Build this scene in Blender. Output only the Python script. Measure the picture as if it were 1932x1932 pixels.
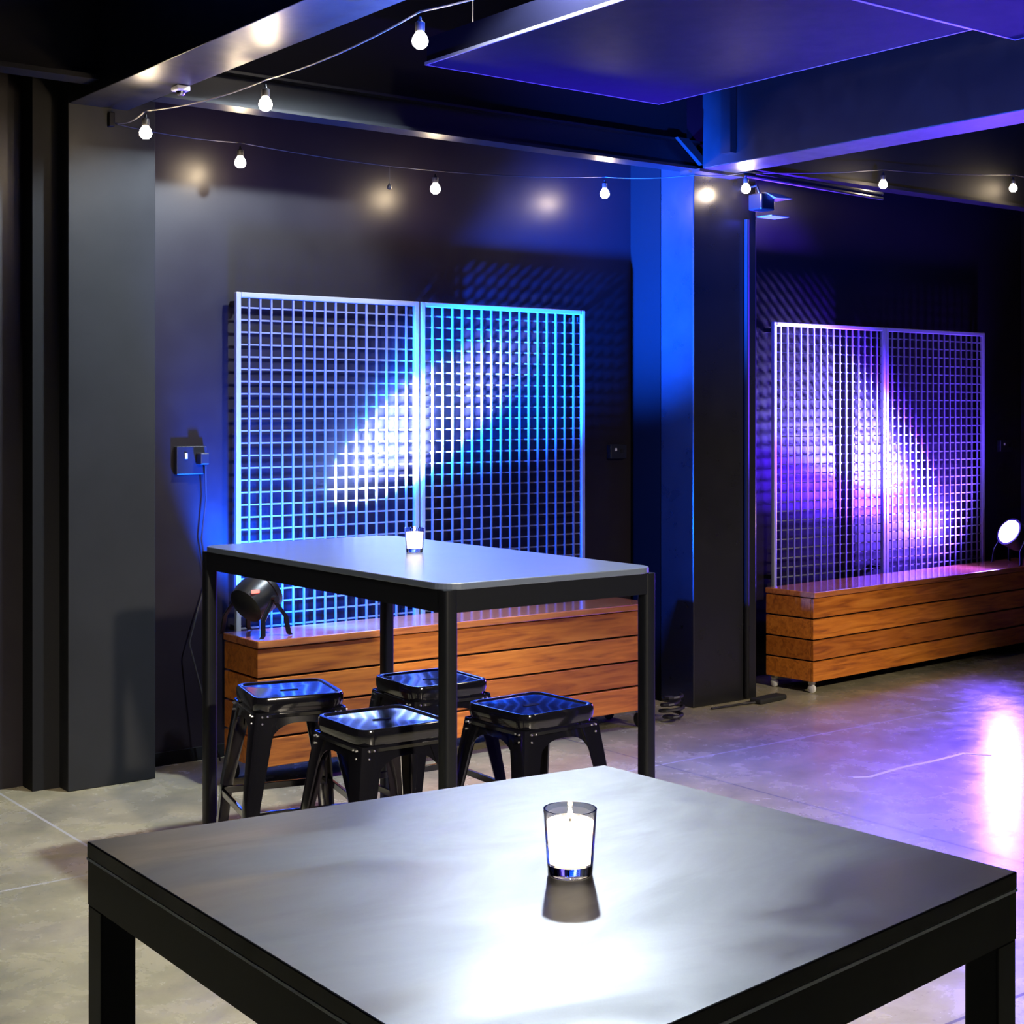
import bpy, bmesh, math, random
from mathutils import Vector, Matrix
random.seed(7)
for o in list(bpy.data.objects): bpy.data.objects.remove(o)
S = bpy.context.scene
COL = S.collection
R = math.radians

# ------------------------------------------------------------ camera
cam = bpy.data.cameras.new('camera')
cam.sensor_fit = 'HORIZONTAL'; cam.sensor_width = 36
cam.lens = 36*2844/1932
cam.shift_y = (780-966)/1932
cam.clip_start = 0.05
co = bpy.data.objects.new('camera', cam); COL.objects.link(co)
co.location = (0, 0, 1.6); co.rotation_euler = (R(90), 0, R(-37.3))
S.camera = co

# ------------------------------------------------------------ world, exposure
w = bpy.data.worlds.new('world'); S.world = w; w.use_nodes = True
w.node_tree.nodes['Background'].inputs[0].default_value = (0.25, 0.3, 0.6, 1)
w.node_tree.nodes['Background'].inputs[1].default_value = 0.002
S.view_settings.view_transform = 'Standard'
S.view_settings.look = 'None'
S.view_settings.exposure = 0.0
S.view_settings.gamma = 1.0
S.view_settings.use_curve_mapping = False

# ------------------------------------------------------------ lights
def light(name, kind, loc, col, power, target=None, size=.1, angle=60, blend=.5, **kw):
    l = bpy.data.lights.new(name, kind); l.color = col; l.energy = power
    if kind == 'AREA':
        l.shape = 'DISK'; l.size = size
    else:
        l.shadow_soft_size = size
    if kind == 'SPOT':
        l.spot_size = R(angle); l.spot_blend = blend
    for k, v in kw.items(): setattr(l, k, v)
    o = bpy.data.objects.new(name, l); COL.objects.link(o); o.location = loc
    if target is not None:
        o.rotation_euler = (Vector(target)-Vector(loc)).to_track_quat('-Z', 'Y').to_euler()
    return o
WARM = (1, .72, .45); NEU = (1, .87, .68); BLUE = (.003, .085, 1); PURP = (.075, .016, 1)
LAMP = (3.62, 4.45, 3.50)
light('downlight_main', 'SPOT', LAMP, (.76, .88, 1), 640, (3.6, 4.4, 0), size=.07, angle=142, blend=.12)
light('downlight_main_side', 'POINT', (LAMP[0], LAMP[1], LAMP[2]-.04), (1, .85, .65), 7, size=.05)
# ceiling lamps behind the camera
light('downlight_rear', 'SPOT', (1.8, -2.2, 3.6), NEU, 2300, (4.3, 4.5, 0), size=.14, angle=46, blend=.7)
light('downlight_rear_right', 'SPOT', (5.2, -.8, 3.6), NEU, 1700, (7.7, 5.3, 0), size=.14, angle=50, blend=.8)
light('downlight_left', 'SPOT', (.6, 3.6, 3.6), NEU, 170, (1.2, 4.5, 0), size=.12, angle=75, blend=.9)
# blue and purple wash lamps
P1 = Vector((3.09, 5.90, .80)); D1 = Vector((1.10, .30, .68)).normalized()
P2 = Vector((8.86, 6.03, .775)); D2 = Vector((-.83, .16, .46)).normalized()
light('wash_blue_core', 'SPOT', P1+D1*.10, (.34, .5, 1), 60000, (4.08, 6.33, 1.43), size=.04, angle=20, blend=1)
light('wash_blue_beam', 'SPOT', P1+D1*.10, BLUE, 40000, (5.0, 6.25, 2.06), size=.05, angle=38, blend=1)
light('wash_blue_column', 'SPOT', P1+D1*.10, BLUE, 2500, (5.74, 6.02, 2.42), size=.05, angle=26, blend=1)
light('wash_blue_spill', 'SPOT', P1+D1*.10, BLUE, 900, P1+D1, size=.05, angle=165, blend=.4)
light('wash_purple_core', 'SPOT', P2+D2*.12, (.46, .42, 1), 26000, (7.75, 6.36, 1.42), size=.04, angle=32, blend=1)
light('wash_purple_beam', 'SPOT', P2+D2*.12, PURP, 32000, (7.3, 6.36, 1.62), size=.05, angle=50, blend=1)
light('wash_purple_spill', 'SPOT', P2+D2*.12, (.12, .05, 1), 600, P2+D2*2, size=.05, angle=165, blend=.6)
light('uplight_blue', 'SPOT', (3.9, 1.2, .3), BLUE, 4200, (5.9, 4.6, 3.0), size=.08, angle=46, blend=.9)
light('uplight_blue_beam', 'SPOT', (3.9, .6, .3), BLUE, 40000, (2.55, 3.3, 2.95), size=.08, angle=30, blend=.9)
light('uplight_purple', 'SPOT', (7.6, 2.0, .3), PURP, 6500, (6.0, 3.4, 2.91), size=.08, angle=48, blend=.9)
light('wash_purple_floor', 'SPOT', (8.6, 2.6, 3.2), (.15, .03, 1), 2600, (5.6, 3.55, 0), size=.1, angle=52, blend=.9)

# ------------------------------------------------------------ materials
def mat(name, col, rough=.5, metal=0, spec=.5, emit=None, es=0, coat=0, coat_rough=.1):
    m = bpy.data.materials.new(name); m.use_nodes = True
    b = m.node_tree.nodes['Principled BSDF']
    b.inputs['Base Color'].default_value = (*col, 1)
    b.inputs['Roughness'].default_value = rough
    b.inputs['Metallic'].default_value = metal
    b.inputs['Specular IOR Level'].default_value = spec
    b.inputs['Coat Weight'].default_value = coat
    b.inputs['Coat Roughness'].default_value = coat_rough
    if emit:
        b.inputs['Emission Color'].default_value = (*emit, 1)
        b.inputs['Emission Strength'].default_value = es
    return m
def N(m, t, **kw):
    n = m.node_tree.nodes.new(t)
    for k, v in kw.items(): setattr(n, k, v)
    return n
def L(m, a, b): m.node_tree.links.new(a, b)
def noise(m, scale, detail=4, rough=.55, vec=None, coords='Object', dist=0):
    tc = N(m, 'ShaderNodeTexCoord'); mp = N(m, 'ShaderNodeMapping')
    if vec: mp.inputs['Scale'].default_value = vec
    L(m, tc.outputs[coords], mp.inputs[0])
    n = N(m, 'ShaderNodeTexNoise'); n.inputs['Scale'].default_value = scale
    n.inputs['Detail'].default_value = detail; n.inputs['Roughness'].default_value = rough
    n.inputs['Distortion'].default_value = dist
    L(m, mp.outputs[0], n.inputs['Vector'])
    return n.outputs['Fac'], mp
def ramp(m, fac, stops):
    r = N(m, 'ShaderNodeValToRGB')
    e = r.color_ramp.elements
    while len(e) < len(stops): e.new(.5)
    for i, (p, c) in enumerate(stops):
        e[i].position = p; e[i].color = (*c, 1) if len(c) == 3 else c
    L(m, fac, r.inputs[0]); return r.outputs[0]
def rng(m, fac, a, b, lo=0, hi=1):
    r = N(m, 'ShaderNodeMapRange')
    for i, v in zip((1, 2, 3, 4), (lo, hi, a, b)): r.inputs[i].default_value = v
    L(m, fac, r.inputs[0]); return r.outputs[0]
def mix(m, a, b, fac, mode='MIX'):
    x = N(m, 'ShaderNodeMix', data_type='RGBA', blend_type=mode)
    for sock, v in ((x.inputs[0], fac), (x.inputs[6], a), (x.inputs[7], b)):
        if hasattr(v, 'is_linked'): L(m, v, sock)
        elif isinstance(v, (int, float)): sock.default_value = v
        else: sock.default_value = (*v, 1)
    return x.outputs[2]
def bump(m, fac, strength=.2, dist=.01):
    b = N(m, 'ShaderNodeBump'); b.inputs['Strength'].default_value = strength; b.inputs['Distance'].default_value = dist
    L(m, fac, b.inputs['Height'])
    L(m, b.outputs[0], m.node_tree.nodes['Principled BSDF'].inputs['Normal'])
def bs(m, k): return m.node_tree.nodes['Principled BSDF'].inputs[k]

def wall_paint(name, c0, c1, r0, r1, spec=.5):
    m = mat(name, c0, .4, spec=spec)
    f, _ = noise(m, 1.6, 6)
    L(m, ramp(m, f, [(.3, c0), (.7, c1)]), bs(m, 'Base Color'))
    g, _ = noise(m, 9, 5)
    L(m, rng(m, g, r0, r1, .3, .7), bs(m, 'Roughness'))
    h, _ = noise(m, 55, 3)
    bump(m, h, .004, .001)
    return m
M = {}
M['wall'] = wall_paint('black_wall_paint', (.0070, .0048, .0078), (.0095, .0066, .0100), .36, .42, .38)
M['pier'] = wall_paint('dark_grey_render', (.012, .0128, .0145), (.020, .021, .024), .5, .6, .2)
M['ceiling'] = mat('matt_black_ceiling', (.004, .004, .005), .9, spec=.2)
M['steel_beam'] = wall_paint('black_gloss_beam', (.009, .009, .010), (.012, .012, .013), .34, .44)
M['column'] = wall_paint('black_gloss_column', (.010, .010, .012), (.014, .014, .016), .26, .34)
M['matt'] = mat('matt_black', (.004, .004, .005), .7, spec=.25)
M['panel'] = wall_paint('ceiling_panel_paint', (.0035, .0035, .010), (.0045, .0045, .012), .55, .6, .04)
M['panel_edge'] = mat('panel_edge_metal', (.35, .33, .38), .35, .6)
M['galv'] = mat('galvanised_wire', (.22, .225, .25), .38, .3)
M['frame_bar'] = mat('galvanised_tube', (.42, .43, .46), .3, .4)
M['black_metal'] = mat('black_powder_coat', (.008, .008, .01), .32)
M['satin'] = mat('satin_black_metal', (.005, .006, .009), .38, spec=.4)
M['stool'] = mat('glossy_black_enamel', (.006, .006, .009), .12, 0, .6, coat=.6, coat_rough=.06)
M['flat'] = mat('pier_shade_black', (.0012, .0012, .0014), .8, spec=.1)  # middle pier's shade beside the lit column, put into the colour as deeper black
M['rubber'] = mat('black_rubber', (.01, .01, .01), .8)
M['chrome'] = mat('chrome', (.75, .75, .78), .18, 1)
M['screw'] = mat('bright_steel', (.7, .7, .72), .3, .9)
M['tablemetal'] = mat('bar_table_frame', (.008, .008, .008), .42, spec=.4)
M['silver_line'] = mat('aluminium_strip', (.7, .74, .8), .4, .2)
M['wax'] = mat('glowing_wax', (.95, .9, .82), .5, emit=(1, .83, .62), es=2.4)
M['flame'] = mat('flame', (1, .8, .5), .5, emit=(1, .8, .5), es=40)
M['bulb'] = mat('lit_bulb_glass', (1, .9, .7), .3, emit=(1, .78, .5), es=230)
M['lens_p'] = mat('lit_purple_lens', (.5, .3, 1), .3, emit=(.22, .17, 1), es=85)
M['lens_b'] = mat('lit_blue_lens', (.2, .4, 1), .3, emit=(.1, .35, 1), es=12)
M['red'] = mat('red_display', (.5, .02, .02), .4, emit=(1, .16, .13), es=3)
M['black_plastic'] = mat('black_plastic', (.012, .012, .014), .35)
M['grey_socket'] = mat('dark_grey_switch_plate', (.012, .013, .018), .3)
M['white_plastic'] = mat('white_plastic', (.7, .7, .7), .4)
M['wire'] = mat('black_cable', (.02, .018, .018), .5)
M['steel_rope'] = mat('steel_support_wire', (.5, .48, .45), .35, .8)
M['lampglass'] = mat('lit_lamp_face', (1, 1, 1), .4, emit=(.93, .96, 1), es=30)
M['tape'] = mat('white_chalk_line', (.62, .6, .58), .5)
g = bpy.data.materials.new('clear_glass'); g.use_nodes = True
gb = g.node_tree.nodes['Principled BSDF']
gb.inputs['Transmission Weight'].default_value = 1; gb.inputs['Roughness'].default_value = .02
gb.inputs['IOR'].default_value = 1.45; gb.inputs['Base Color'].default_value = (.97, .98, 1, 1)
M['glass'] = g

# polished concrete
m = M['floor'] = mat('polished_concrete', (.3, .28, .22), .3)
f1, _ = noise(m, .9, 8, .6, dist=.6); f2, _ = noise(m, 5, 8, .65, dist=.3); f3, _ = noise(m, 40, 4, .7)
c = ramp(m, f1, [(.28, (.20, .19, .14)), (.5, (.35, .31, .20)), (.72, (.49, .43, .27))])
c = mix(m, c, ramp(m, f2, [(.3, (.5, .5, .52)), (.6, (1, 1, 1)), (.75, (1.1, 1.06, .98))]), .55, 'MULTIPLY')
c = mix(m, c, ramp(m, f3, [(.25, (.35, .33, .32)), (.4, (1, 1, 1))]), .6, 'MULTIPLY')
# saw-cut joints across the slab
tc = N(m, 'ShaderNodeTexCoord'); sx = N(m, 'ShaderNodeSeparateXYZ'); L(m, tc.outputs['Object'], sx.inputs[0])
def joint(sock, pos, wd):
    a = N(m, 'ShaderNodeMath', operation='SUBTRACT'); L(m, sock, a.inputs[0]); a.inputs[1].default_value = pos
    b = N(m, 'ShaderNodeMath', operation='ABSOLUTE'); L(m, a.outputs[0], b.inputs[0])
    d = N(m, 'ShaderNodeMath', operation='LESS_THAN'); L(m, b.outputs[0], d.inputs[0]); d.inputs[1].default_value = wd
    return d.outputs[0]
for ax, pos in (('X', 2.13), ('Y', 5.05), ('X', 4.7), ('Y', 2.45)):
    c = mix(m, c, (.45, .43, .4) if pos in (5.05, 2.13) else (.14, .13, .12), joint(sx.outputs[ax], pos, .006))
L(m, c, bs(m, 'Base Color'))
L(m, rng(m, f2, .16, .34, .3, .7), bs(m, 'Roughness'))
bump(m, f3, .05, .003)

# varnished hardwood
def wood(name, c0, c1, c2, rough, coat):
    m = mat(name, c1, rough, coat=coat, coat_rough=.12)
    geo = N(m, 'ShaderNodeNewGeometry')
    tc = N(m, 'ShaderNodeTexCoord'); mp = N(m, 'ShaderNodeMapping')
    mp.inputs['Scale'].default_value = (1.2, 14, 14)
    cmb = N(m, 'ShaderNodeCombineXYZ')
    mu = N(m, 'ShaderNodeMath', operation='MULTIPLY'); mu.inputs[1].default_value = 37
    L(m, geo.outputs['Random Per Island'], mu.inputs[0])
    L(m, mu.outputs[0], cmb.inputs[0]); L(m, mu.outputs[0], cmb.inputs[2])
    L(m, tc.outputs['Object'], mp.inputs[0]); L(m, cmb.outputs[0], mp.inputs['Location'])
    n = N(m, 'ShaderNodeTexNoise'); n.inputs['Scale'].default_value = 2.2; n.inputs['Detail'].default_value = 7
    n.inputs['Distortion'].default_value = 1.2; L(m, mp.outputs[0], n.inputs['Vector'])
    c = ramp(m, n.outputs['Fac'], [(.27, c0), (.5, c1), (.75, c2)])
    t = ramp(m, geo.outputs['Random Per Island'], [(0, (.72, .66, .62)), (.5, (1, 1, 1)), (1, (1.15, 1.12, 1.0))])
    c = mix(m, c, t, .8, 'MULTIPLY')
    L(m, c, bs(m, 'Base Color')); bump(m, n.outputs['Fac'], .08, .003)
    return m
M['wood'] = wood('varnished_hardwood', (.26, .065, .008), (.52, .155, .014), (.68, .24, .03), .45, .05)
M['wood_top'] = wood('varnished_hardwood_top', (.26, .07, .025), (.46, .15, .04), (.58, .21, .06), .22, .6)
# worn table laminates
m = M['neartop'] = mat('worn_dark_laminate', (.03, .027, .025), .4)
f1, _ = noise(m, 3.2, 5, .55, vec=(1, 2.2, 1), dist=.8); f2, _ = noise(m, 60, 4, .7)
L(m, ramp(m, f1, [(.3, (.012, .010, .009)), (.7, (.022, .019, .017))]), bs(m, 'Base Color'))
L(m, rng(m, f1, .30, .47, .36, .64), bs(m, 'Roughness'))
bump(m, f2, .06, .001)
m = M['fartop'] = mat('grey_laminate', (.10, .125, .18), .34, spec=.9, coat=.6, coat_rough=.26)
f1, _ = noise(m, 4, 4); L(m, rng(m, f1, .32, .38), bs(m, 'Roughness'))

# ------------------------------------------------------------ mesh helpers
class MB:
    def __init__(s): s.bm = bmesh.new()
    def loops(s, ls, caps=True, closed=True):
        vs = [[s.bm.verts.new(p) for p in l] for l in ls]
        n = len(ls[0])
        for a, b in zip(vs, vs[1:]):
            for i in range(n if closed else n-1):
                j = (i+1) % n
                s.bm.faces.new((a[i], a[j], b[j], b[i]))
        if caps:
            s.bm.faces.new(list(reversed(vs[0]))); s.bm.faces.new(vs[-1])
        return s
    def box(s, x0, x1, y0, y1, z0, z1):
        return s.prism([(x0, y0), (x1, y0), (x1, y1), (x0, y1)], z0, z1)
    def prism(s, poly, z0, z1):
        return s.loops([[(x, y, z0) for x, y in poly], [(x, y, z1) for x, y in poly]])
    def tube(s, pts, r, seg=10, rads=None):
        pts = [Vector(p) for p in pts]; ls = []
        up = Vector((0, 0, 1))
        prev = None
        for i, p in enumerate(pts):
            t = (pts[min(i+1, len(pts)-1)]-pts[max(i-1, 0)]).normalized()
            if prev is None:
                a = t.cross(up)
                if a.length < 1e-3: a = t.cross(Vector((1, 0, 0)))
            else: a = prev-t*prev.dot(t)
            a.normalize(); b = t.cross(a); prev = a
            rr = rads[i] if rads else r
            ls.append([p+a*rr*math.cos(k*2*math.pi/seg)+b*rr*math.sin(k*2*math.pi/seg) for k in range(seg)])
        return s.loops(ls)
    def lathe(s, prof, seg=32, mtx=None):
        mtx = mtx or Matrix()
        ls = [[mtx @ Vector((r*math.cos(k*2*math.pi/seg), r*math.sin(k*2*math.pi/seg), z)) for k in range(seg)] for r, z in prof]
        return s.loops(ls)
    def build(s, name, material, parent=None, bevel=0, smooth=False, seg=2):
        bmesh.ops.recalc_face_normals(s.bm, faces=s.bm.faces)
        me = bpy.data.meshes.new(name); s.bm.to_mesh(me); s.bm.free()
        me.materials.append(material)
        o = bpy.data.objects.new(name, me); COL.objects.link(o)
        if parent: o.parent = parent
        if smooth:
            for p in me.polygons: p.use_smooth = True
            me.set_sharp_from_angle(angle=R(40))
        if bevel:
            b = o.modifiers.new('bevel', 'BEVEL'); b.width = bevel; b.segments = seg; b.limit_method = 'ANGLE'
            b.angle_limit = R(35)
        return o
def tag(o, label, cat, group=None):
    o['label'] = label; o['category'] = cat
    if group: o['group'] = group
    return o
def thing(name, label, cat, loc=(0, 0, 0), rz=0, group=None):
    o = bpy.data.objects.new(name, None); COL.objects.link(o); o.empty_display_size = .05
    o.location = loc; o.rotation_euler = (0, 0, rz)
    return tag(o, label, cat, group)
def struct(o): o['kind'] = 'structure'; return o
def copy_tree(o, parent=None):
    c = o.copy(); COL.objects.link(c)
    c.parent = parent
    for ch in [x for x in bpy.data.objects if x.parent is o]: copy_tree(ch, c)
    return c
def rrect(hx, hy, r, n=6):
    out = []
    for cx, cy, a0 in ((hx-r, hy-r, 0), (-hx+r, hy-r, 90), (-hx+r, -hy+r, 180), (hx-r, -hy+r, 270)):
        for k in range(n+1):
            a = R(a0+90*k/n); out.append((cx+r*math.cos(a), cy+r*math.sin(a)))
    return out

# ------------------------------------------------------------ room
YW = 6.42; ZC = 3.75
struct(MB().box(-4, 14, -7, YW+.2, -.2, 0).build('floor', M['floor']))
struct(MB().box(-4, 14, -7, YW+.2, ZC, ZC+.2).build('ceiling', M['ceiling']))
struct(MB().box(-4, 14, YW, YW+.2, 0, ZC).build('wall_back', M['wall']))
struct(MB().box(-4.2, -4, -7, YW+.2, 0, ZC).build('wall_left', M['wall']))
struct(MB().box(14, 14.2, -7, YW+.2, 0, ZC).build('wall_right', M['wall']))
struct(MB().box(-4, 14, -7.2, -7, 0, ZC).build('wall_front', M['wall']))
# attached piers
p = MB().box(2.367, 2.76, 6.20, YW, 0, ZC).build('wall_pier_left', M['pier'], bevel=.004); struct(p)
p = MB().box(2.25, 2.367, 6.30, YW, 0, ZC).build('trim_1', M['matt']); struct(p)
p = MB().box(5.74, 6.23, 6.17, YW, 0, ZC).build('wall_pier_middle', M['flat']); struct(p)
p = MB().box(5.74, 6.23, 5.91, 6.17, 0, 2.97).build('wall_column_middle', M['column'], bevel=.006); struct(p)
p = MB().box(9.5, 10.0, 5.91, YW, 0, ZC).build('wall_pier_right', M['wall'], bevel=.006); struct(p)
# baseboards
struct(MB().box(2.76, 5.74, 6.405, YW, 0, .06).build('baseboard_back', M['matt']))
struct(MB().box(6.23, 9.5, 6.405, YW, 0, .06).build('baseboard_back_right', M['matt']))
# cross beams towards the camera
struct(MB().box(2.37, 2.63, -7, 6.2, 2.91, ZC).build('ceiling_beam_left', M['steel_beam'], bevel=.004))
struct(MB().loops([[(5.70, -7, z), (5.96, -7, z), (5.96, 5.80, z), (5.70, 5.80, z)] for z in (2.91, ZC)]).build('ceiling_beam_right', M['steel_beam'], bevel=.004))
# steel beam along the wall
b = MB()
b.box(2.63, 5.74, 5.83, 5.95, 2.91, 2.925); b.box(2.63, 5.74, 5.88, 5.90, 2.925, 3.05); b.box(2.63, 5.74, 5.83, 5.95, 3.05, 3.062)
struct(b.build('ceiling_beam_back', M['satin']))
struct(MB().box(2.63, 5.70, 5.92, 6.0, 3.062, ZC).build('ceiling_bulkhead_back', M['matt']))
b = MB(); b.box(-4, 2.37, 5.86, 5.98, 2.95, 2.97); b.box(-4, 2.37, 5.91, 5.93, 2.97, ZC)
struct(b.build('ceiling_beam_far_left', M['matt']))
b = MB(); b.box(5.98, 13, 6.0, 6.12, 2.99, 3.01); b.box(5.98, 13, 6.05, 6.07, 3.01, ZC)
struct(b.build('ceiling_bulkhead_right', M['matt']))
# bracket where beams meet the column
b = MB()
b.loops([[(5.52, 5.80, 3.06), (5.60, 5.80, 3.06), (5.76, 5.80, 2.93), (5.70, 5.80, 2.93)], [(5.52, 5.83, 3.06), (5.60, 5.83, 3.06), (5.76, 5.83, 2.93), (5.70, 5.83, 2.93)]])
b.box(5.68, 6.02, 5.80, 5.95, 2.895, 2.91)
b.box(5.655, 5.70, 5.55, 5.62, 2.96, ZC)
struct(b.build('trim_2', M['steel_beam']))

# duct along the right bay
b = MB(); b.box(6.9, 12, 3.9, 4.5, 3.02, 3.3)
struct(b.build('ceiling_duct', M['panel'], bevel=.01))

# ------------------------------------------------------------ hanging ceiling panels
def ceiling_panel(label, x0, x1, y0, y1, z0, z1):
    t = thing('ceiling_panel', label, 'ceiling panel', ((x0+x1)/2, (y0+y1)/2, z0), group=None)
    hx, hy = (x1-x0)/2, (y1-y0)/2
    MB().box(-hx+.004, hx-.004, -hy+.004, hy-.004, .002, z1-z0).build('board', M['panel'], t)
    b = MB()
    b.box(-hx-.003, hx+.003, -hy-.003, -hy+.004, 0, .014); b.box(-hx-.003, hx+.003, hy-.004, hy+.003, 0, .014)
    b.box(-hx-.003, -hx+.004, -hy+.004, hy-.004, 0, .014); b.box(hx-.004, hx+.003, -hy+.004, hy-.004, 0, .014)
    b.build('edge_trim', M['panel_edge'], t)
    for sx in (-1, 1):
        for sy in (-1, 1):
            MB().tube([(sx*(hx-.15), sy*(hy-.15), z1-z0), (sx*(hx-.15), sy*(hy-.15), ZC-z0)], .004, 6).build('hanger', M['steel_rope'], t)
    return t
ceiling_panel('dark suspended ceiling panel with thin bright edge above the tall table', 3.76, 5.17, 3.72, 5.57, 3.15, 3.27)
ceiling_panel('dark suspended ceiling panel in the top right corner of the view', 3.70, 5.42, 1.6, 3.69, 3.14, 3.24)

# ------------------------------------------------------------ ceiling lamps
def ceiling_lamp(label, loc, vis=True):
    t = thing('ceiling_lamp', label, 'lamp', loc)
    MB().lathe([(.085, .0), (.085, .10), (.03, .12), (.03, ZC-loc[2])], 24).build('housing', M['matt'], t, smooth=True)
    MB().lathe([(.07, -.006), (.07, .003)], 24).build('lamp_face', M['lampglass'], t)
    return t
ceiling_lamp('round white ceiling lamp beside the suspended panel', (LAMP[0], LAMP[1], LAMP[2]+.09))

# ------------------------------------------------------------ mesh panels
def wire_panel(label, x0, x1, z0, z1, group):
    W = x1-x0; H = z1-z0
    t = thing('wire_mesh_panel', label, 'mesh panel', (x0, 6.33, z0), group=group)
    b = MB(); r = .0125
    b.box(0, 2*r, -r, r, 0, H); b.box(W-2*r, W, -r, r, 0, H)
    b.box(2*r, W-2*r, -r, r, H-2*r, H); b.box(2*r, W-2*r, -r, r, 0, 2*r)
    b.build('frame', M['frame_bar'], t, bevel=.004)
    n = 17; b = MB(); q = .0043
    for i in range(1, n):
        x = r+(W-2*r)*i/n; b.box(x-q, x+q, -q, q, 2*r, H-2*r)
    b.build('vertical_wires', M['galv'], t)
    b = MB(); nz = round(H/.0585); q = .0036
    for i in range(1, nz):
        z = r+(H-2*r)*i/nz; b.box(2*r, W-2*r, -q+.007, q+.007, z-q, z+q)
    b.build('horizontal_wires', M['galv'], t)
    for x in (.03, W-.03):
        for z in (H-.05, .3): MB().box(x-.012, x+.012, .013, .088, z-.012, z+.012).build('wall_bracket', M['black_metal'], t)
    return t
wire_panel('silver wire mesh panel, left half of the blue-lit pair', 3.211, 4.226, .30, 2.163, None)
wire_panel('silver wire mesh panel, right half of the blue-lit pair', 4.240, 5.318, .30, 2.163, None)
wire_panel('silver wire mesh panel, left half of the purple-lit pair', 6.814, 7.864, .30, 2.158, None)
wire_panel('silver wire mesh panel, right half of the purple-lit pair', 7.872, 8.93, .30, 2.158, None)

# ------------------------------------------------------------ benches
def bench(label, loc, rz, Lx, D, H, z0, nslat=4):
    t = thing('wooden_bench', label, 'bench', loc, rz)
    tt = .032
    MB().box(-.004, Lx+.004, -.012, D+.004, H-tt, H).build('top', M['wood_top'], t, bevel=.005)
    hs = (H-tt-z0)/nslat
    b = MB()
    for i in range(nslat): b.box(0, Lx, 0, .02, z0+i*hs+.004, z0+(i+1)*hs-.005)
    b.build('front_panel', M['wood'], t, bevel=.003)
    for x in (0, Lx-.02):
        b = MB()
        for i in range(nslat): b.box(x, x+.02, .022, D, z0+i*hs+.004, z0+(i+1)*hs-.005)
        b.build('end_panel', M['wood'], t, bevel=.003)
    b = MB(); b.box(.022, Lx-.022, .022, .05, z0+.01, H-tt); b.box(.022, Lx-.022, D-.03, D-.01, z0+.01, H-tt)
    b.box(.022, Lx-.022, .05, D-.03, z0+.01, z0+.03)
    b.build('carcass', M['matt'], t)
    for x in (.03, Lx-.05):
        for y in (.035, D-.04):
            MB().box(x-.016, x+.016, y-.016, y+.016, z0-.018, z0+.008).build('caster', M['chrome'], t, bevel=.004)
            c = MB(); rr = (z0-.016)/2
            c.lathe([(rr*.6, -.011), (rr, -.007), (rr, .007), (rr*.6, .011)], 20, Matrix.Translation((x, y, rr)) @ Matrix.Rotation(R(90), 4, 'Y'))
            c.build('wheel', M['white_plastic'] if z0 < .08 else M['rubber'], t, smooth=True)
    return t
bench('long slatted hardwood bench on casters behind the tall table', (3.01, 5.73, 0), R(-1.0), 2.22, .32, .635, .09)
bench('slatted hardwood bench on casters under the purple-lit mesh', (6.565, 5.785, 0), R(4.0), 2.75, .345, .58, .065)

# ------------------------------------------------------------ stage wash lights
def par_light(label, pos, direction, rad, lens, floor_z, depth=.13, display=False, solid_foot=True):
    d = Vector(direction).normalized()
    t = thing('stage_light', label, 'stage light', (pos[0], pos[1], floor_z))
    o = Vector((0, 0, pos[2]-floor_z))
    q = d.to_track_quat('Z', 'Y').to_matrix().to_4x4()
    mt = Matrix.Translation(o) @ q
    MB().lathe([(rad*.55, -depth*.55), (rad*.86, -depth*.5), (rad*.95, -depth*.2), (rad*.95, depth*.3), (rad, depth*.32), (rad, depth*.5), (rad*.9, depth*.5)], 36, mt).build('can', M['black_plastic'], t, smooth=True)
    MB().lathe([(rad*.84, depth*.5), (rad*.84, depth*.53)], 32, mt).build('lens', lens, t)
    if display:
        back = mt @ Matrix.Translation((0, 0, -depth*.57))
        b = MB(); b.lathe([(rad*.52, 0), (rad*.52, .012)], 24, back); b.build('rear_panel', M['matt'], t)
    # yoke legs
    side = d.cross(Vector((0, 0, 1))).normalized()
    fw = Vector((d.x, d.y, 0)).normalized()
    for s in (-1, 1):
        top = o+side*s*(rad+.012)
        for k in (-1, 1):
            foot = side*s*(rad+.03)+fw*k*.075
            b = MB(); n = Vector(side)*.004; v = fw*.012
            mid = (top+foot)/2+fw*k*.03
            ls = []
            for p in (top, mid, Vector((foot.x, foot.y, .012)), Vector((foot.x, foot.y, .001))+fw*k*.012):
                ls.append([p-n-v, p+n-v, p+n+v, p-n+v])
            b.loops(ls); b.build('yoke_leg', M['black_metal'], t, bevel=.002)
        kb = Matrix.Translation(top+side*s*.012) @ side.to_track_quat('Z', 'Y').to_matrix().to_4x4()
        MB().lathe([(.016, -.012), (.016, .012)], 12, kb).build('knob', M['black_plastic'], t, bevel=.002)
    return t, mt, o
t1, mt1, o1 = par_light('round black stage light with small red display, on the bench behind the tall table', P1, D1, .098, M['lens_b'], .637)
# red display and chrome strut seen from behind
dv = Vector((-.42, -.9, 0)).normalized()
c0 = o1+Vector((-.045, -.085, .035))
MB().box(c0.x-.018, c0.x+.018, c0.y-.006, c0.y+.004, c0.z-.007, c0.z+.007).build('display', M['red'], t1, bevel=.002)
MB().tube([o1+Vector((.01, -.10, -.055)), o1+Vector((-.035, -.12, -.125))], .0045, 8).build('strut', M['chrome'], t1)
t2, mt2, o2 = par_light('round stage light glowing purple white at the right end of the far bench', P2, D2, .098, M['lens_p'], .585)

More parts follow.
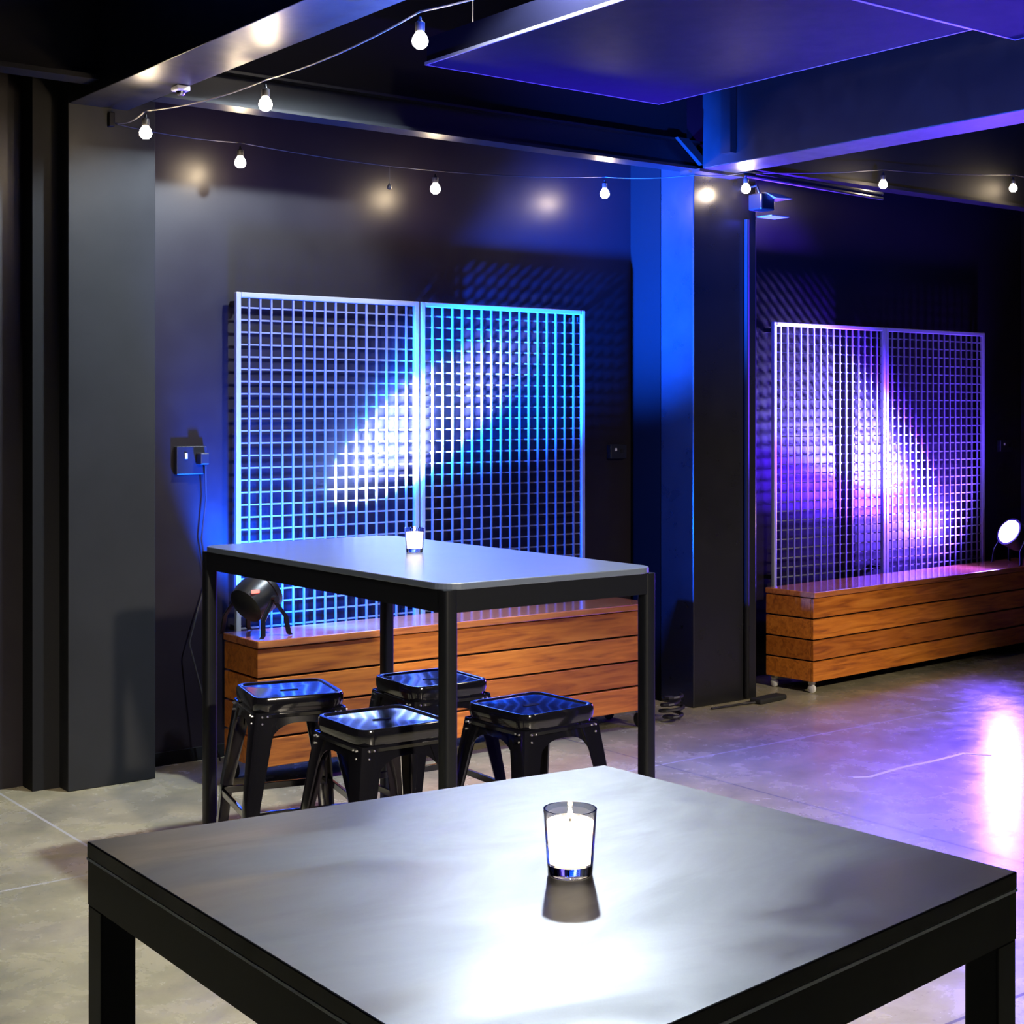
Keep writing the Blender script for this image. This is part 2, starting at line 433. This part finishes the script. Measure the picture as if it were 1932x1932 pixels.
# ------------------------------------------------------------ far tall table
FX0, FX1, FY0, FY1 = 2.465, 3.29, 3.55, 5.14; TZ = 1.11
cx, cy = (FX0+FX1)/2, (FY0+FY1)/2; hx, hy = (FX1-FX0)/2, (FY1-FY0)/2
t = thing('bar_table', 'tall black bar table with grey rounded top standing over the black stools', 'table', (cx, cy, 0))
MB().prism(rrect(hx, hy, .07, 8), TZ-.02, TZ).build('tabletop', M['fartop'], t, bevel=.003)
b = MB(); w_ = .045
b.box(-hx+.03, hx-.03, -hy+.004, -hy+.028, TZ-.085, TZ-.02); b.box(-hx+.03, hx-.03, hy-.028, hy-.004, TZ-.085, TZ-.02)
b.box(-hx+.004, -hx+.028, -hy+.03, hy-.03, TZ-.085, TZ-.02); b.box(hx-.028, hx-.004, -hy+.03, hy-.03, TZ-.085, TZ-.02)
b.build('apron', M['satin'], t)
for sx in (-1, 1):
    for sy in (-1, 1):
        X, Y = sx*(hx-w_/2-.003), sy*(hy-w_/2-.003)
        l = MB().prism([(X+a, Y+c) for a, c in rrect(w_/2, w_/2, .01, 3)], 0, TZ-.02).build('leg', M['satin'], t, smooth=True)

# ------------------------------------------------------------ stools
def make_stool():
    t = thing('metal_stool', 'x', 'stool')
    H = .65; h = .158
    b = MB()
    def ring(s_, z, r=.04): return [(x, y, z) for x, y in rrect(s_, s_, r, 6)]
    b.loops([ring(h-.004, H-.05, .045), ring(h, H-.03, .045), ring(h, H-.008, .045), ring(h-.004, H, .042), ring(h-.010, H+.001, .038), ring(h-.016, H-.001, .034), ring(h-.020, H-.005, .03), ring(h-.06, H-.007, .02), ring(.045, H-.0075, .012)], caps=True)
    b.build('seat', M['stool'], t, smooth=True)
    b = MB(); b.prism(rrect(.032, .011, .0105, 5), H-.0074, H-.0060); b.build('hand_slot', M['matt'], t)
    b = MB()
    b.loops([ring(h-.004, H-.052, .045), ring(h+.006, H-.056, .045), ring(h+.006, H-.066, .045), ring(h-.002, H-.068, .045)])
    b.build('rim_band', M['stool'], t, smooth=True)
    # skirt: arched panel on every side between the legs
    for k in range(4):
        rot = Matrix.Rotation(k*math.pi/2, 4, 'Z'); b = MB(); n = 12; top = []; bot = []; ti = []; bi = []
        for i in range(n+1):
            u = -1+2*i/n; x = u*.115
            zb = H-.075-.065*(abs(u)**3)-.012
            top.append(Vector((x, -h+.004, H-.05))); bot.append(Vector((x*1.03, -h-.006, zb)))
            ti.append(Vector((x, -h+.008, H-.05))); bi.append(Vector((x*1.03, -h-.002, zb)))
        b.loops([[rot @ p for p in q] for q in (top, bot, bi, ti, top)], caps=False, closed=False)
        b.build('skirt', M['stool'], t, smooth=True)
    # legs: folded tapered angle
    for k in range(4):
        rot = Matrix.Rotation(k*math.pi/2, 4, 'Z'); b = MB(); ls = []
        for z, c, wd, th in ((H-.05, h+.001, .085, .006), (H-.14, h+.014, .068, .006), (.3, h+.042, .050, .006), (.02, h+.066, .042, .006)):
            rr = .014
            pts = [(c-wd, c), (c-rr, c), (c-rr*.3, c-rr*.3), (c, c-rr), (c, c-wd), (c-th, c-wd), (c-th, c-rr), (c-rr*.3-th*.7, c-rr*.3-th*.7), (c-rr, c-th), (c-wd, c-th)]
            ls.append([rot @ Vector((x, y, z)) for x, y in pts])
        b.loops(ls); lg = b.build('leg', M['stool'], t, smooth=True)
        c = h+.066
        f = MB(); q = rot @ Vector((c-.017, c-.017, 0))
        f.box(q.x-.02, q.x+.02, q.y-.02, q.y+.02, 0, .022); f.build('foot_cap', M['rubber'], lg, bevel=.003)
        # rivets near the seat corner
        for dx, dz in ((.022, -.062), (.040, -.062), (.022, -.085)):
            for sw in (0, 1):
                pz = H+dz
                v = Vector((h-dx, h+.008, pz)) if sw else Vector((h+.008, h-dx, pz))
                v = rot @ v; nn = rot @ (Vector((0, 1, 0)) if sw else Vector((1, 0, 0)))
                mm = Matrix.Translation(v) @ nn.to_track_quat('Z', 'Y').to_matrix().to_4x4()
                MB().lathe([(.0032, -.006), (.0032, .001), (.0015, .0025)], 8, mm).build('rivet', M['screw'], lg, smooth=True)
    # crossbars
    c = h+.043
    for k in range(4):
        rot = Matrix.Rotation(k*math.pi/2, 4, 'Z')
        b = MB()
        ls = [[rot @ Vector((x, -c+y, .27+z)) for y, z in ((-.0, -.012), (.012, -.012), (.012, .012), (-.0, .012))] for x in (-c+.015, c-.015)]
        b.loops(ls).build('crossbar', M['stool'], t, bevel=.002)
    return t
stool = make_stool()
spots = [((2.55, 4.62), -14, 'black metal stool at the back left under the tall table, nearest the left wall'),
         ((2.535, 4.0), -3, 'black metal stool with bright blue seat sheen, front left under the tall table'),
         ((3.06, 4.50), -4, 'black metal stool behind the table legs, farthest one, closest to the bench'),
         ((3.05, 3.90), 2, 'black metal stool at the front right under the tall table')]
for i, ((x, y), rz, lb) in enumerate(spots):
    o = stool if i == 0 else copy_tree(stool)
    o.location = (x, y, 0); o.rotation_euler = (0, 0, R(rz)); o['label'] = lb; o['group'] = 'black metal stools around the tall table'

# ------------------------------------------------------------ near table
NT = [(.659, 1.669), (.649, .863), (1.407, .955), (1.3756, 1.5935)]   # left, front, right, back
ccx = sum(p[0] for p in NT)/4; ccy = sum(p[1] for p in NT)/4
t = thing('bar_table', 'dark square bar table with worn top in the foreground', 'table', (ccx, ccy, 0))
Q = [Vector((x-ccx, y-ccy)) for x, y in NT]
def inset(Q, d):
    out = []
    for i, p in enumerate(Q):
        a = (Q[i-1]-p).normalized(); b_ = (Q[(i+1) % 4]-p).normalized()
        s_ = abs(a.x*b_.y-a.y*b_.x); out.append(p+(a+b_)*d/s_)
    return out
def pr(Q, z0, z1): return MB().prism([tuple(p) for p in Q], z0, z1)
pr(Q, TZ-.018, TZ).build('tabletop', M['neartop'], t, bevel=.0015)
pr(inset(Q, -.0002), TZ-.0212, TZ-.018).build('shadow_gap_strip', M['silver_line'], t)
QI = inset(Q, .001); QJ = inset(Q, .024)
for i in range(4):
    j = (i+1) % 4
    b = MB(); b.prism([tuple(QI[i]), tuple(QI[j]), tuple(QJ[j]), tuple(QJ[i])], TZ-.072, TZ-.0215)
    b.build('apron', M['tablemetal'], t)
for i in range(4):
    a = (Q[i-1]-Q[i]).normalized(); b_ = (Q[(i+1) % 4]-Q[i]).normalized(); wl = .04
    p = QI[i]
    MB().prism([tuple(p), tuple(p+a*wl), tuple(p+(a+b_)*wl), tuple(p+b_*wl)], 0, TZ-.0718).build('leg', M['tablemetal'], t, bevel=.002)

# ------------------------------------------------------------ candles
def candle(label, loc, s, wax):
    t = thing('candle_glass', label, 'candle', loc)
    a = .0238*s; c = .0285*s; h = .070*s; th = .0018*s
    prof = [(a*.93, 0), (a, .002*s), (c, h), (c-th, h), (a-th+.0015*s, .012*s), (.0005, .011*s)]
    MB().lathe(prof, 40).build('glass', M['glass'], t, smooth=True)
    MB().lathe([(.0005, .0115*s), (a-th*1.6, .0135*s), (a+(c-a)*.8-th*1.6, .058*s), (.0005, .057*s)], 40).build('wax', wax, t, smooth=True)
    MB().lathe([(.0007*s, .057*s), (.0007*s, .062*s)], 8).build('wick', M['matt'], t)
    MB().lathe([(.0005, .060*s), (.003*s, .0635*s), (.0022*s, .068*s), (.0004, .074*s)], 12).build('flame', M['flame'], t, smooth=True)
candle('lit candle in a clear glass tumbler on the foreground table', (1.020, 1.237, TZ+.0003), 1.0, M['wax'])
candle('small lit candle glass on the grey-topped tall table', (2.95, 4.44, TZ+.0003), 1.25, M['wax'])

# ------------------------------------------------------------ string lights
def bulb(label, p, group):
    t = thing('string_light_bulb', label, 'light bulb', p, group=group)
    MB().lathe([(.0005, -.029), (.012, -.027), (.022, -.018), (.0255, -.006), (.022, .008), (.014, .02), (.011, .026)], 20).build('bulb', M['bulb'], t, smooth=True)
    MB().lathe([(.013, .024), (.015, .028), (.015, .052), (.006, .058), (.004, .07)], 14).build('socket', M['black_plastic'], t, smooth=True)
    return Vector(p)+Vector((0, 0, .086))
A = [(2.53, 5.78, 2.745), (2.66, 5.0, 2.75), (2.585, 3.86, 2.75), (2.6, 2.7, 2.72)]
LA = ['lit bulb closest to the pier on the string under the blue beam', 'lit bulb on the string under the beam, second from the pier',
      'lit bulb on the string under the beam, highest and nearest to the suspended panel', 'lit bulb on the string under the beam nearest the camera']
Bp = [(3.16, 6.18, 2.741), (4.23, 6.18, 2.718), (5.33, 6.17, 2.79), (5.99, 5.76, 2.827), (7.32, 5.9, 2.99), (8.72, 5.95, 3.1)]
LB = ['lit bulb on the wall string above the left edge of the blue-lit mesh', 'lit bulb on the wall string above the middle of the blue-lit mesh',
      'lit bulb on the wall string just left of the blue column', 'lit bulb in front of the dark face of the column', 'lit bulb hanging above the purple-lit mesh',
      'lit bulb on the wall string at the far right']
ta = [bulb(l, p, 'bulbs on the string under the beam') for l, p in zip(LA, A)]
tb = [bulb(l, p, 'bulbs on the string along the wall') for l, p in zip(LB, Bp)]
tb.insert(3, Vector((5.68, 5.84, 2.88)))
def sag(pts, drop, n=8):
    out = []
    for a, b in zip(pts, pts[1:]):
        a, b = Vector(a), Vector(b)
        for i in range(n):
            u = i/n; out.append(a.lerp(b, u)-Vector((0, 0, drop*4*u*(1-u))))
    out.append(Vector(pts[-1])); return out
ca = MB(); ca.tube(sag([(2.56, 6.165, 2.845)]+ta+[(2.6, .5, 2.75)], .02), .003, 6)
tag(ca.build('string_light_cable', M['steel_rope']), 'light cable carrying the bulbs under the blue beam', 'cable')
cb = MB(); cb.tube(sag([(2.57, 6.165, 2.84)]+tb+[(10.4, 5.8, 3.15)], .012), .003, 6)
tag(cb.build('string_light_cable', M['wire']), 'dark cable carrying the bulbs along the back wall', 'cable')
# unlit pendant socket on the wall string
t = thing('pendant_socket', 'small unlit black pendant hanging above the blue-lit mesh', 'light socket', (3.96, 6.18, 2.70))
MB().lathe([(.0005, -.014), (.010, -.010), (.012, 0), (.007, .010), (.004, .016)], 14).build('socket', M['black_plastic'], t, smooth=True)
MB().tube([(0, 0, .014), (0, 0, .095)], .002, 6).build('cord', M['wire'], t)
# cable clamp on the beam
t = thing('cable_clamp', 'small pale cable clamp under the left beam', 'clamp', (2.60, 5.60, 2.91))
MB().box(-.03, .03, -.03, .03, -.022, -.001).build('plate', M['white_plastic'], t, bevel=.006)
MB().lathe([(.012, -.04), (.02, -.03), (.02, -.02)], 12).build('nut', M['chrome'], t, smooth=True)
t = thing('wall_hook', 'small black hook holding the light cable on the left pier', 'hook', (2.55, 6.2, 2.86))
MB().box(-.012, .012, -.03, 0, -.03, .03).build('hook', M['matt'], t, bevel=.003)

# ------------------------------------------------------------ floodlight with barn doors
t = thing('floodlight', 'small floodlight with open barn doors high on the middle column', 'floodlight', (6.14, 5.80, 2.74))
MB().box(-.05, .06, -.06, .04, -.02, .07).build('housing', M['black_metal'], t, bevel=.008)
MB().loops([[(-.02, -.06, .075), (.10, -.06, .075), (.10, .04, .075), (-.02, .04, .075)], [(.04, -.09, .045), (.17, -.09, .05), (.17, .03, .05), (.04, .03, .045)]]).build('barn_door', M['galv'], t)
MB().box(.0, .14, -.09, .02, -.055, -.05).build('barn_door', M['galv'], t)
MB().tube([(0, 0, .07), (0, .02, .12), (0, .11, .12)], .008, 8).build('bracket', M['chrome'], t)
tag(MB().tube([(6.135, 5.893, .02), (6.135, 5.893, 2.68)], .014, 10).build('conduit_pipe', M['matt']), 'thin dark conduit pipe running down the front of the middle column', 'pipe')

# pipes along the top of the column to the right
for k, (z, lb) in enumerate(((2.955, 'upper thin pipe running right from the column top'), (2.925, 'lower thin pipe running right from the column top'))):
    tag(MB().tube([(5.9, 5.875, z), (6.4, 5.9, z-.005), (7.4, 5.97, z-.01)], .010, 8).build('ceiling_pipe', M['satin']), lb, 'pipe')

# ------------------------------------------------------------ wall sockets
def socket(label, x, z, wd, ht, plug=False):
    t = thing('power_outlet', label, 'power outlet', (x, YW, z))
    MB().box(-wd/2, wd/2, -.035, 0, -ht/2, ht/2).build('box', M['grey_socket'], t, bevel=.004)
    MB().box(-wd*.25, -wd*.16, -.043, -.034, .05*ht, ht*.25).build('switch', M['white_plastic'], t, bevel=.002)
    for s in (.12,): MB().box(wd*s, wd*(s+.2), -.039, -.034, -ht*.1, ht*.2).build('outlet_hole', M['matt'], t)
    if plug:
        MB().box(.02, .065, -.085, -.03, -.02, .035).build('plug', M['black_plastic'], t, bevel=.006)
    return t
outlet_left = socket('black wall power outlet with plug to the left of the blue-lit mesh', 3.02, 1.385, .15, .13, True)
socket('small black wall outlet between the blue-lit mesh and the column', 5.62, 1.385, .12, .08)
socket('small black wall outlet right of the purple-lit mesh', 9.28, 1.37, .14, .08)
MBc = MB(); MBc.tube([(3.08, 6.37, 1.36), (3.09, 6.385, 1.2), (3.07, 6.39, 1.02), (3.10, 6.39, .85), (3.05, 6.385, .7), (3.0, 6.37, .55), (3.06, 6.32, .25), (3.12, 6.3, .01)], .004, 6)
oc = MBc.build('power_cord', M['wire'])
oc.parent = outlet_left; oc.location = -outlet_left.location

# ------------------------------------------------------------ floor items
pts = []
for i in range(60):
    a = i*.42; r = .055+.015*math.sin(i*.7); pts.append((5.40+r*math.cos(a), 5.72+r*math.sin(a)*.8, .012+.0022*i))
tag(MB().tube(pts, .009, 6).build('coiled_cable', M['wire']), 'black coiled cable on the floor at the right end of the bench', 'cable')
t = thing('floor_pedal', 'flat black box lying on the floor at the foot of the column', 'box', (6.21, 5.80, 0), R(6))
MB().box(-.12, .12, -.04, .04, 0, .03).build('body', M['rubber'], t, bevel=.01)
MB().tube([(-.12, 0, .01), (-.2, .03, .008), (-.3, .04, .008), (-.42, .06, .008)], .006, 6).build('lead', M['wire'], t)
def strip(pts, wd):
    b = MB(); ls = []
    for i, p in enumerate(pts):
        p = Vector(p); q = Vector(pts[min(i+1, len(pts)-1)])-Vector(pts[max(i-1, 0)]); n = Vector((-q.y, q.x)).normalized()*wd/2
        ls.append([(p.x-n.x, p.y-n.y, .0005), (p.x+n.x, p.y+n.y, .0005), (p.x+n.x, p.y+n.y, .0015), (p.x-n.x, p.y-n.y, .0015)])
    return b.loops(ls)
def fl(px, py):
    d = 2844*1.6/(py-780); r = (px-966)/2844*d
    return (.795*r+.606*d, -.606*r+.795*d)
tag(strip([fl(1608, 1467), fl(1640, 1466), fl(1700, 1448), fl(1760, 1436), fl(1818, 1421), fl(1870, 1425)], .022).build('floor_mark', M['tape']), 'thin pale line marked across the concrete floor on the right', 'floor mark')
